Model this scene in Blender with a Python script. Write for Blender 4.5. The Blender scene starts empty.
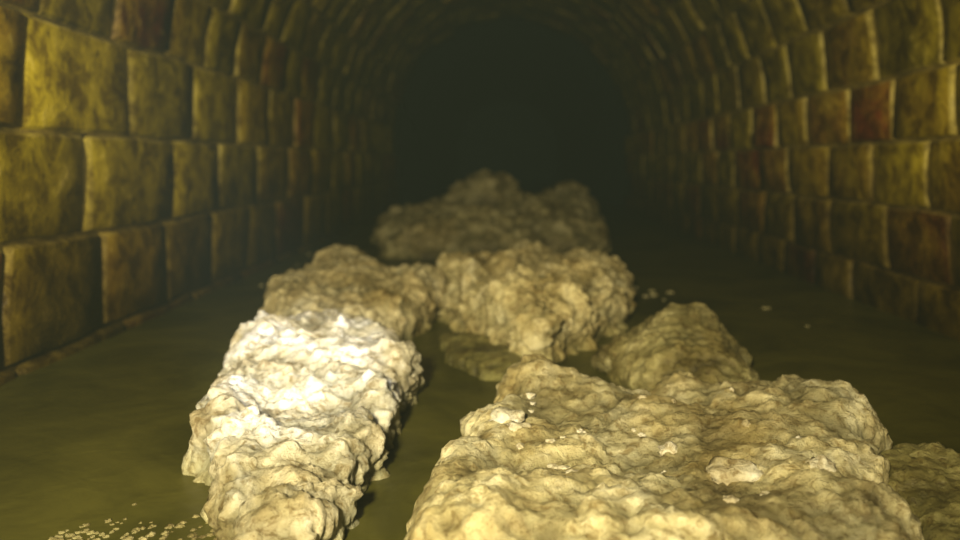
import bpy, math, random, bmesh
import numpy as np
from mathutils import Vector, noise
random.seed(7)
S = bpy.context.scene
S.view_settings.view_transform = 'Standard'
S.view_settings.look = 'None'

# ---------------------------------------------------------------- materials
def newmat(name):
    m = bpy.data.materials.new(name); m.use_nodes = True
    nt = m.node_tree
    return m, nt, nt.nodes['Principled BSDF']
def N(nt, t, **kw):
    n = nt.nodes.new(t)
    for k, v in kw.items():
        if k in n.inputs.keys(): n.inputs[k].default_value = v
        else: setattr(n, k, v)
    return n
def mix(nt, fac, a, b, mode='MIX'):
    n = nt.nodes.new('ShaderNodeMix'); n.data_type = 'RGBA'; n.blend_type = mode
    for sock, v in ((n.inputs[0], fac), (n.inputs[6], a), (n.inputs[7], b)):
        if isinstance(v, (int, float)): sock.default_value = v
        elif isinstance(v, tuple): sock.default_value = v
        else: nt.links.new(v, sock)
    return n.outputs[2]
def ramp(nt, src, stops):
    r = nt.nodes.new('ShaderNodeValToRGB')
    e = r.color_ramp.elements
    while len(e) < len(stops): e.new(0.5)
    for el, (p, c) in zip(e, stops):
        el.position = p; el.color = c if len(c) == 4 else (*c, 1)
    nt.links.new(src, r.inputs[0]); return r.outputs[0]
def tex(nt, scale, detail=5, rough=0.6, coord=None, distortion=0.0):
    n = N(nt, 'ShaderNodeTexNoise'); n.inputs['Scale'].default_value = scale
    n.inputs['Detail'].default_value = detail; n.inputs['Roughness'].default_value = rough
    n.inputs['Distortion'].default_value = distortion
    nt.links.new(coord, n.inputs['Vector']); return n.outputs['Fac']

def wall_mat(name, mortar=False):
    m, nt, p = newmat(name)
    tc = N(nt, 'ShaderNodeTexCoord').outputs['Object']
    n1 = tex(nt, 3.2, 6, 0.7, tc, 0.5); n2 = tex(nt, 11, 6, 0.72, tc, .4); n3 = tex(nt, 90, 3, 0.6, tc)
    if mortar:
        base = ramp(nt, n1, [(0.38, (.06,.042,.006)), (0.62, (.34,.25,.05))])
    else:
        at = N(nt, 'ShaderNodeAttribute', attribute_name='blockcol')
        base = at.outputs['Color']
        slime = ramp(nt, n1, [(0.42, (0,0,0)), (0.60, (1,1,1))])
        base = mix(nt, slime, base, mix(nt, 0.48, base, (.62,.48,.02,1)))
        grime = ramp(nt, n2, [(0.40, (.20,.15,.07)), (0.57, (1,1,1))])
        base = mix(nt, 0.88, base, grime, 'MULTIPLY')
        salt = ramp(nt, n2, [(0.60, (0,0,0)), (0.71, (1,1,1))])
        base = mix(nt, salt, base, (.82,.65,.12,1))
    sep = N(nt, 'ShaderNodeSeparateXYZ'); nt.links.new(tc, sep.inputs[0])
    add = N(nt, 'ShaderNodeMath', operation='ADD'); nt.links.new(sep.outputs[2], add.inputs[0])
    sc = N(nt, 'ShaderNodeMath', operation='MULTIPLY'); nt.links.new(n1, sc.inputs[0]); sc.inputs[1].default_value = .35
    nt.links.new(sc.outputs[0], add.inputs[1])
    low_tone = ramp(nt, add.outputs[0], [(0.10, (.12,.10,.06)), (0.42, (.36,.31,.22)), (0.80, (1,1,1))])  # darker tone towards the bottom of the wall
    base = mix(nt, 1.0, base, low_tone, 'MULTIPLY')
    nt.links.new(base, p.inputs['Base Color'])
    nt.links.new(ramp(nt, n2, [(0.3, (.24,)*3), (0.7, (.55,)*3)]), p.inputs['Roughness'])
    p.inputs['Specular IOR Level'].default_value = .5
    h = N(nt, 'ShaderNodeMath', operation='ADD'); nt.links.new(n2, h.inputs[0])
    h2 = N(nt, 'ShaderNodeMath', operation='MULTIPLY'); nt.links.new(n3, h2.inputs[0]); h2.inputs[1].default_value = .25
    nt.links.new(h2.outputs[0], h.inputs[1])
    b = N(nt, 'ShaderNodeBump', Strength=.6, Distance=.018); nt.links.new(h.outputs[0], b.inputs['Height'])
    nt.links.new(b.outputs[0], p.inputs['Normal'])
    return m
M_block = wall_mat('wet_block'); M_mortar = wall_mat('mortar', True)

def fat_mat(name, lo, mid, hi):
    m, nt, p = newmat(name)
    tc = N(nt, 'ShaderNodeTexCoord').outputs['Object']
    n0 = tex(nt, 4.5, 5, 0.65, tc, .6)
    n1 = tex(nt, 8, 6, 0.7, tc, .3); n2 = tex(nt, 55, 7, 0.75, tc, .6); n3 = tex(nt, 150, 3, 0.6, tc)
    a = ramp(nt, n1, [(0.36, lo), (0.5, mid), (0.62, hi)])
    pits = ramp(nt, n2, [(0.38, (.42,.34,.19)), (0.50, (1,1,1))])
    a = mix(nt, .85, a, pits, 'MULTIPLY')
    a = mix(nt, .9, a, ramp(nt, n0, [(0.38, (.58,.52,.36)), (0.55, (1,1,1))]), 'MULTIPLY')
    at = N(nt, 'ShaderNodeAttribute', attribute_name='blockcol')
    a = mix(nt, 1.0, a, at.outputs['Color'], 'MULTIPLY')
    nt.links.new(a, p.inputs['Base Color'])
    p.inputs['Roughness'].default_value = .5
    p.inputs['Specular IOR Level'].default_value = .45
    h = N(nt, 'ShaderNodeMath', operation='ADD'); nt.links.new(n2, h.inputs[0])
    h2 = N(nt, 'ShaderNodeMath', operation='MULTIPLY'); nt.links.new(n3, h2.inputs[0]); h2.inputs[1].default_value = .4
    nt.links.new(h2.outputs[0], h.inputs[1])
    b = N(nt, 'ShaderNodeBump', Strength=.7, Distance=.010); nt.links.new(h.outputs[0], b.inputs['Height'])
    nt.links.new(b.outputs[0], p.inputs['Normal'])
    return m
M_fat = fat_mat('congealed_fat', (.54,.46,.27), (.80,.73,.50), (.95,.91,.76))
M_fat2 = fat_mat('scummy_fat', (.26,.22,.08), (.42,.37,.16), (.60,.54,.28))
M_fat3 = fat_mat('slimy_fat', (.24,.21,.06), (.34,.30,.10), (.46,.41,.16))

# ---------------------------------------------------------------- tunnel masonry
XL, XR, ZL, ZR = -1.2, 1.35, .905, .825
Y0, Y1 = -2.0, 9.0
CX = (XL+XR)/2; RX = (XR-XL)/2; RISE = 1.25
def arch(t, k=1.0):
    a = math.pi*(1-t)
    return Vector((CX+RX*k*math.cos(a), 0, ZL+(ZR-ZL)*t+RISE*k*math.sin(a)))
def sec_left(s):  return Vector((XL,0,s)), Vector((1,0,0))
def sec_right(s): return Vector((XR,0,s)), Vector((-1,0,0))
def sec_arch(t):
    p = arch(t); d = arch(min(t+.002,1.01))-arch(t-.002)
    d.normalize(); return p, Vector((d.z,0,-d.x))

LIME_GLINT=(.92,.76,.24)  # lime on joints, also painting wet glints and edge highlights
def block_wall(name, sec, courses, blen, pal, gap_s, gap_y=.006, topk=.45):
    vs, fs, cols, mi = [], [], [], []
    for ci in range(len(courses)-1):
        s0, s1 = courses[ci], courses[ci+1]
        y = Y0 - random.random()*.1 + (blen*.5 if ci % 2 else 0) - blen
        while y < Y1:
            L = blen*random.uniform(.82,1.15)
            a, b = y+gap_y, y+L-gap_y
            col = pal(ci, y)
            off = random.uniform(-.004,.005)
            tilt = random.uniform(-.005,.005)
            base = len(vs)
            us = [0, .035, .5, .965, 1]; vv = [0, .03, .3, .5, .7, .965, 1]
            for iu, u in enumerate(us):
                for iv, v in enumerate(vv):
                    ss = s0+gap_s + (s1-s0-2*gap_s)*u
                    yy = a+(b-a)*v
                    p, n = sec(ss)
                    edge = iu in (0,4) or iv in (0,6)
                    h = -.012 if edge else off+.004+tilt*(u-.5)*2
                    q = Vector((p.x, yy, p.z))
                    w = noise.noise(q*5)*.012 + noise.noise(q*17+Vector((3,1,8)))*.004
                    jj = noise.noise(q*5+Vector((9,2,5)))*.022
                    q = q + n*(h+w) + Vector((0,jj,jj*.5 if abs(n.x)>.7 else 0))
                    vs.append(q)
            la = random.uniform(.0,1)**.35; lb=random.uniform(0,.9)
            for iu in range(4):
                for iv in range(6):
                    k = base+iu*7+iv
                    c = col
                    if iv==5: c=tuple(x*(1-la)+y_*la for x,y_ in zip(col,LIME_GLINT))
                    elif iv==0: c=tuple(x*(1-lb)+y_*lb for x,y_ in zip(col,LIME_GLINT))
                    elif iu==3: c=tuple(x*(1-topk)+y_*topk for x,y_ in zip(col,LIME_GLINT))  # top-edge highlight painted into the block colour
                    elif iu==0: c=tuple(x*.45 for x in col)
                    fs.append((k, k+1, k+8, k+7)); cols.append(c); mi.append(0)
            y += L
    base = len(vs)
    K = 4*(len(courses)-1); ny = 80
    for i in range(K+1):
        s = courses[0]+(courses[-1]-courses[0])*i/K
        p, n = sec(s)
        for j in range(ny+1):
            yy = Y0-.6+(Y1-Y0+.6)*j/ny
            q = Vector((p.x,yy,p.z)); q += n*(noise.noise(q*5)*.012 - (.012 if i%4==0 else .005))
            vs.append(q)
    for i in range(K):
        for j in range(ny):
            k = base+i*(ny+1)+j
            fs.append((k,k+1,k+ny+2,k+ny+1)); cols.append((.4,.33,.08)); mi.append(1)
    me = bpy.data.meshes.new(name); me.from_pydata(vs, [], fs)
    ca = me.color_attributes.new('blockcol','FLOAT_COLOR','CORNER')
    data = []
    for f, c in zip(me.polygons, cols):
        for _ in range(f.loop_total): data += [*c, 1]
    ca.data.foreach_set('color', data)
    me.polygons.foreach_set('material_index', mi)
    me.materials.append(M_block); me.materials.append(M_mortar)
    me.polygons.foreach_set('use_smooth', [True]*len(fs))
    o = bpy.data.objects.new(name, me); S.collection.objects.link(o)
    return o

OL = [(.50,.38,.012),(.58,.44,.016),(.38,.29,.012),(.48,.31,.015),(.32,.20,.009)]
RD = [(.36,.085,.014),(.44,.16,.018),(.26,.06,.010),(.40,.19,.018)]
def v(c, s=1.0): 
    k = random.uniform(.6,1.15)*s; return tuple(x*k for x in c)
def palL(ci, y): return v(random.choice(RD)) if random.random() < (.06 + (.25 if y>3.3 else 0)) else v(random.choice(OL),1.05)
def palR(ci, y): return v(random.choice(RD)) if random.random() < .40 else v(random.choice(OL),.85)
def palC(ci, y): return v(random.choice(RD),.5) if random.random() < .35 else v(random.choice(OL),.42)  # ceiling dimness put into the colour by darkening the block palette
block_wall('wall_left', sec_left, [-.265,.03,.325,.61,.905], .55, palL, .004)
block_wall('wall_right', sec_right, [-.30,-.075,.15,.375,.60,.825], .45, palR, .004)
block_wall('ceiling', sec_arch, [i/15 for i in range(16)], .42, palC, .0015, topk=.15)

m, nt, p = newmat('gloom_render')
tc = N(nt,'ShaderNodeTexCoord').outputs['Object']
nt.links.new(ramp(nt, tex(nt,3,5,.6,tc), [(.3,(.03,.06,.05)),(.7,(.06,.11,.09))]), p.inputs['Base Color'])  # dark base colour paints the unlit gloom of the far tunnel
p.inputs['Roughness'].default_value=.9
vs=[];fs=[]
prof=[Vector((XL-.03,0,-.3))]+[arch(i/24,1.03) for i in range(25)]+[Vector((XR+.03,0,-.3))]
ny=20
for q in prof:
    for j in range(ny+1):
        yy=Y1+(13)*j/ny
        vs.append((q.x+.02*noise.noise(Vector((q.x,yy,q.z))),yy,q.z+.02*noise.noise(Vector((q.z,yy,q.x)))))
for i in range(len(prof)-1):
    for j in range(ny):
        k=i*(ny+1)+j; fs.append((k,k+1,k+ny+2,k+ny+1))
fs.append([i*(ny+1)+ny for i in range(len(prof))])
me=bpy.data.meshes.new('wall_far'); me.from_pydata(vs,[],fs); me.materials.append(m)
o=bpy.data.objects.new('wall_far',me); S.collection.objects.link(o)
prof2=[Vector((XL-.02,0,-.3))]+[arch(i/24,1.02) for i in range(25)]+[Vector((XR+.02,0,-.3))]
me=bpy.data.meshes.new('wall_back'); me.from_pydata([(q.x,Y0-.5,q.z) for q in prof2],[],[list(range(len(prof2)))]); me.materials.append(m)
o=bpy.data.objects.new('wall_back',me); S.collection.objects.link(o)

def plane(name, x0,x1,y0,y1,z,mat,nx=1,ny=1,fn=None):
    vs=[];fs=[]
    for j in range(ny+1):
        for i in range(nx+1):
            x=x0+(x1-x0)*i/nx;y=y0+(y1-y0)*j/ny
            vs.append((x,y,z+(fn(x,y) if fn else 0)))
    for j in range(ny):
        for i in range(nx):
            k=j*(nx+1)+i; fs.append((k,k+1,k+nx+2,k+nx+1))
    me=bpy.data.meshes.new(name); me.from_pydata(vs,[],fs); me.materials.append(mat)
    me.polygons.foreach_set('use_smooth',[True]*len(fs))
    o=bpy.data.objects.new(name,me); S.collection.objects.link(o); return o
m, nt, p = newmat('channel_bed'); 
tc = N(nt,'ShaderNodeTexCoord').outputs['Object']
nt.links.new(ramp(nt, tex(nt,9,5,.6,tc), [(.3,(.03,.03,.01)),(.7,(.10,.08,.03))]), p.inputs['Base Color'])
plane('floor', XL, XR, Y0-.5, 22, -.30, m, 4, 20)
m, nt, p = newmat('murky_sewage')
tc = N(nt,'ShaderNodeTexCoord').outputs['Object']
w1 = tex(nt, 2.5, 5, .65, tc, .8); w2 = tex(nt, 9, 3, .5, tc, .4)
nt.links.new(ramp(nt, w1, [(.35,(.050,.047,.007)),(.65,(.108,.098,.016))]), p.inputs['Base Color'])
p.inputs['Roughness'].default_value=.40; p.inputs['IOR'].default_value=1.33
p.inputs['Specular IOR Level'].default_value=.28
b = N(nt,'ShaderNodeBump',Strength=.25,Distance=.02); nt.links.new(w2,b.inputs['Height']); nt.links.new(b.outputs[0],p.inputs['Normal'])
plane('sewer_water', XL, XR, Y0-.5, 22, 0, m, 20, 120, lambda x,y: .003*noise.noise(Vector((x*3,y*3,0))))

# ---------------------------------------------------------------- fat
def fatberg(name, poly, H, mat, bumps=(), res=.010, vox=.0065, w=.07, lump=1.0, tint=(1,1,1), seed=0, slope=0):
    P = np.array(poly)
    x0,y0 = P.min(0)-.08; x1,y1 = P.max(0)+.08
    nx = int((x1-x0)/res)+1; ny = int((y1-y0)/res)+1
    X,Y = np.meshgrid(np.linspace(x0,x1,nx), np.linspace(y0,y1,ny))
    D = np.full(X.shape, 1e9); inside = np.zeros(X.shape,bool)
    for i in range(len(P)):
        a=P[i]; b=P[(i+1)%len(P)]; e=b-a
        t=np.clip(((X-a[0])*e[0]+(Y-a[1])*e[1])/(e@e),0,1)
        D=np.minimum(D, np.hypot(X-a[0]-t*e[0], Y-a[1]-t*e[1]))
        c=((a[1]>Y)!=(b[1]>Y)); xi=(b[0]-a[0])*(Y-a[1])/(b[1]-a[1]+1e-12)+a[0]
        inside ^= c&(X<xi)
    D=np.where(inside,D,-D)
    idx=-np.ones(X.shape,int); vs=[]
    sv=Vector((seed*3.7,seed*1.9,seed*5.3))
    for j in range(ny):
        for i in range(nx):
            x=X[j,i]; y=Y[j,i]; q=Vector((x,y,0))+sv
            d=D[j,i]+(.030*noise.noise(q*8)+.020*noise.noise(q*22))*min(1,lump)
            if d < 0.008: continue
            t=min(d/w,1); prof=math.sqrt(1-(1-t)**2)
            h=H+slope*(y-P[:,1].mean())
            for (bx,by,br,bh) in bumps: h+=bh*math.exp(-((x-bx)**2+(y-by)**2)/(br*br))
            hh=h*prof*(1+.30*noise.noise(q*3.5)) + prof*lump*.030*noise.noise(q*8)
            idx[j,i]=len(vs); vs.append((x,y,max(hh,.0)))
    n0=len(vs); vs += [(a,b,-.09) for a,b,c in vs]
    fs=[]; edges={}
    for j in range(ny-1):
        for i in range(nx-1):
            q=[int(idx[j,i]),int(idx[j,i+1]),int(idx[j+1,i+1]),int(idx[j+1,i])]
            if min(q)>=0:
                fs.append(q); fs.append([k+n0 for k in reversed(q)])
                for k in range(4): edges[(q[k],q[(k+1)%4])]=1
    for (a,b) in list(edges):
        if (b,a) not in edges: fs.append([b,a,a+n0,b+n0])
    me=bpy.data.meshes.new(name+'_base'); me.from_pydata(vs,[],fs)
    o=bpy.data.objects.new(name,me); S.collection.objects.link(o)
    r=o.modifiers.new('r','REMESH'); r.mode='VOXEL'; r.voxel_size=vox; r.use_smooth_shade=True
    sm=o.modifiers.new('s','SMOOTH'); sm.factor=.6; sm.iterations=3
    dg=bpy.context.evaluated_depsgraph_get(); dg.update()
    me2=bpy.data.meshes.new_from_object(o.evaluated_get(dg)); o.modifiers.clear(); o.data=me2
    me2.name=name
    cols=[]; new=[]
    sc=1.0 if vox<.012 else .5
    for vt in me2.vertices:
        c=vt.co; q=c+sv; n=vt.normal
        wq=q+Vector((noise.noise(q*11),noise.noise(q*11+Vector((7,7,7))),noise.noise(q*11+Vector((1,9,3)))))*.06
        d1=noise.voronoi(wq*17*sc)[0]; d2=noise.voronoi(wq*44*sc)[0]
        l1=.45-min(d1[0],1); l2=.45-min(d2[0],1)
        f=noise.fractal(q*9*sc,.7,2.1,6)
        rg=1-2*abs(noise.noise(wq*26*sc))
        crease=1-min((d1[1]-d1[0])*4,1)
        disp=lump*(.011*l1+.010*l2+.020*f+.007*rg-.004*crease)/sc
        new.append(c+n*disp)
        k=.86+.30*l1+.45*l2+.45*f-.12*crease  # crevice shade baked into vertex colour: hollows darker, lumps paler
        k=min(max(k,.36),1.12)
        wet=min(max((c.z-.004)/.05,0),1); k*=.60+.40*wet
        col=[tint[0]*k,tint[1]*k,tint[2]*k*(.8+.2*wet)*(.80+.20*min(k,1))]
        cols+= [*col,1]
    me2.vertices.foreach_set('co',[z for c in new for z in c])
    me2.materials.clear(); me2.materials.append(mat)
    ca=me2.color_attributes.new('blockcol','FLOAT_COLOR','POINT')
    ca.data.foreach_set('color',cols)
    me2.polygons.foreach_set('use_smooth',[True]*len(me2.polygons)); me2.update()
    return o

A=[(-.555,1.487),(-.65,1.80),(-.62,2.09),(-.448,2.18),(-.249,2.06),(-.205,1.875),(-.200,1.60),(-.215,1.45),(-.205,1.28),(-.215,1.164),(-.24,1.04),(-.34,1.04),(-.420,1.20),(-.47,1.32),(-.530,1.40)]
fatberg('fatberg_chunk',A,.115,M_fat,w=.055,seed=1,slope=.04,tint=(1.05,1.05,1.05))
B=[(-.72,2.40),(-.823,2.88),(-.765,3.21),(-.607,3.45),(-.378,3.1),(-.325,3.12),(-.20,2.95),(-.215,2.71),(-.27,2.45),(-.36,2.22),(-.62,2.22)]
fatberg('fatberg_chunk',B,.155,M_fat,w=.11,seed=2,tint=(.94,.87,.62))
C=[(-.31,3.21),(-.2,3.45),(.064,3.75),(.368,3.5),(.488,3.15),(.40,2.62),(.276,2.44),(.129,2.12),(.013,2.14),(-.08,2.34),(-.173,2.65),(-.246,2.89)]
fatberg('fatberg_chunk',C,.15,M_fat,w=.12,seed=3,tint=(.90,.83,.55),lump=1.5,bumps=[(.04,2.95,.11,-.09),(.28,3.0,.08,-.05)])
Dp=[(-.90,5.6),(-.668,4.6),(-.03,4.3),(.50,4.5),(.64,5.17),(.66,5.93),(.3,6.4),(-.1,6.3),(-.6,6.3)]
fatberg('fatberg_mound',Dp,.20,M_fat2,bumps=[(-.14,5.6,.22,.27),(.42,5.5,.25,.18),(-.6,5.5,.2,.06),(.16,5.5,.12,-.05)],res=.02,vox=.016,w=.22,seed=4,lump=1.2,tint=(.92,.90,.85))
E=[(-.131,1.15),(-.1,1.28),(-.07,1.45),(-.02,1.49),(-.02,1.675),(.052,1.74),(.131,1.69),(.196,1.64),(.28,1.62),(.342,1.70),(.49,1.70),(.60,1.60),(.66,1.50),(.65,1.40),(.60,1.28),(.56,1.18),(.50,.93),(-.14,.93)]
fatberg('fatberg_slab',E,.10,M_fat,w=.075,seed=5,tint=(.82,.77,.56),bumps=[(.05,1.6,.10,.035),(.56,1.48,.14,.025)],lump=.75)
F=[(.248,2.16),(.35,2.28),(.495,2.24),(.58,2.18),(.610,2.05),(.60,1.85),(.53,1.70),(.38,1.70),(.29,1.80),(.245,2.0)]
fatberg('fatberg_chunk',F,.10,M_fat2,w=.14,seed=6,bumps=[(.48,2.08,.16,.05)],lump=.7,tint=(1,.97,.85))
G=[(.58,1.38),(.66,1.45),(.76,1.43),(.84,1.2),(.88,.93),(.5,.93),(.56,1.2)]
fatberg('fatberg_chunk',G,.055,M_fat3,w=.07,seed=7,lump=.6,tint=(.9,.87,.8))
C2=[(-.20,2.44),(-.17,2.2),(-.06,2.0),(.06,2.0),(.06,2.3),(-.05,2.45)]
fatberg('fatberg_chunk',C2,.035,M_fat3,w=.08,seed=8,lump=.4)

# ------------------------------------------------ small lumps
def lumps(name, items, mat):
    bm=bmesh.new()
    for (x,y,z,r) in items:
        g=bmesh.ops.create_icosphere(bm,subdivisions=3,radius=r)
        sx,sy=random.uniform(.8,1.5),random.uniform(.8,1.3); o=Vector((x,y,z))
        for vt in g['verts']:
            c=vt.co*1; k=1+.5*noise.noise(c/r*1.3+o*9)+.35*noise.noise(c/r*3+o*5)
            vt.co=Vector((c.x*sx*k,c.y*sy*k,c.z*.7*k))+o
    me=bpy.data.meshes.new(name); bm.to_mesh(me); bm.free(); me.materials.append(mat)
    ca=me.color_attributes.new('blockcol','FLOAT_COLOR','POINT')
    ca.data.foreach_set('color',[1.0]*4*len(me.vertices))
    me.polygons.foreach_set('use_smooth',[True]*len(me.polygons))
    o=bpy.data.objects.new(name,me); S.collection.objects.link(o)
it=[]
for _ in range(130):
    x=random.uniform(-.64,-.34); y=1.175+random.gauss(0,.03)
    it.append((x,y,0,random.uniform(.002,.006)))
for cx,cy,n,sp in [(-.95,3.9,6,.12),(-1.0,5.0,6,.15),(.58,3.3,6,.06),(.9,2.7,2,.06),(-.9,4.5,6,.1)]:
    for _ in range(n):
        it.append((cx+random.gauss(0,sp),cy+random.gauss(0,sp*2),0,random.uniform(.006,.015)))
it.append((.27,2.10,.03,.05)); it.append((-.82,4.6,.0,.04)); it.append((-.85,3.6,.0,.03))
it=[(min(max(x,-1.12),1.27),y,z,r) for x,y,z,r in it]
lumps('floating_scum', it, M_fat2)
def top(o_name, x, y):
    o=bpy.data.objects[o_name]; ok,loc,nn,ix=o.ray_cast(Vector((x,y,2)),Vector((0,0,-1)))
    return loc.z if ok else 0
bpy.context.view_layer.update()
L=[(.315,1.15,.026),(.43,1.12,.020),(.22,1.13,.01),(0,1.38,.024),(.02,1.33,.014),(.25,1.27,.016)]+[(random.uniform(.0,.50),random.uniform(1.05,1.5),random.uniform(.004,.009)) for _ in range(26)]
lumps('grease_lumps', [(x,y,top('fatberg_slab',x,y)-r*.2,r) for x,y,r in L], M_fat)

# ---------------------------------------------------------------- light
def spot(name, loc, tgt, e, col, size, blend=.8, rad=.05):
    l=bpy.data.lights.new(name,'SPOT'); l.energy=e; l.color=col; l.spot_size=math.radians(size); l.spot_blend=blend; l.shadow_soft_size=rad
    o=bpy.data.objects.new(name,l); S.collection.objects.link(o); o.location=loc
    o.rotation_euler=(Vector(tgt)-Vector(loc)).to_track_quat('-Z','Y').to_euler()
spot('inspection_lamp',(-.26,-.5,.88),(-.35,3,.45),385,(1,.90,.62),98,1,.08)
spot('headlamp',(-.12,-.1,.80),(-.445,1.76,.1),340,(.86,.87,1),14.5,1,.03)
w=bpy.data.worlds.new('sewer_gloom'); S.world=w; w.use_nodes=True
wt=w.node_tree
bg=wt.nodes['Background']; bg.inputs[0].default_value=(.010,.016,.011,1); bg.inputs[1].default_value=.8
vsn=wt.nodes.new('ShaderNodeVolumeScatter'); vsn.inputs['Color'].default_value=(.72,.95,.78,1); vsn.inputs['Density'].default_value=.008
wt.links.new(vsn.outputs[0], wt.nodes['World Output'].inputs['Volume'])

cam=bpy.data.cameras.new('camera'); co=bpy.data.objects.new('camera',cam); S.collection.objects.link(co)
co.location=(0,0,.53); co.rotation_euler=(math.pi/2,0,0)
cam.sensor_width=36; cam.lens=31.1; cam.shift_x=-25/960; cam.shift_y=-108/960; cam.clip_start=.02
cam.dof.use_dof=True; cam.dof.focus_distance=1.25; cam.dof.aperture_fstop=2.2
S.camera=co
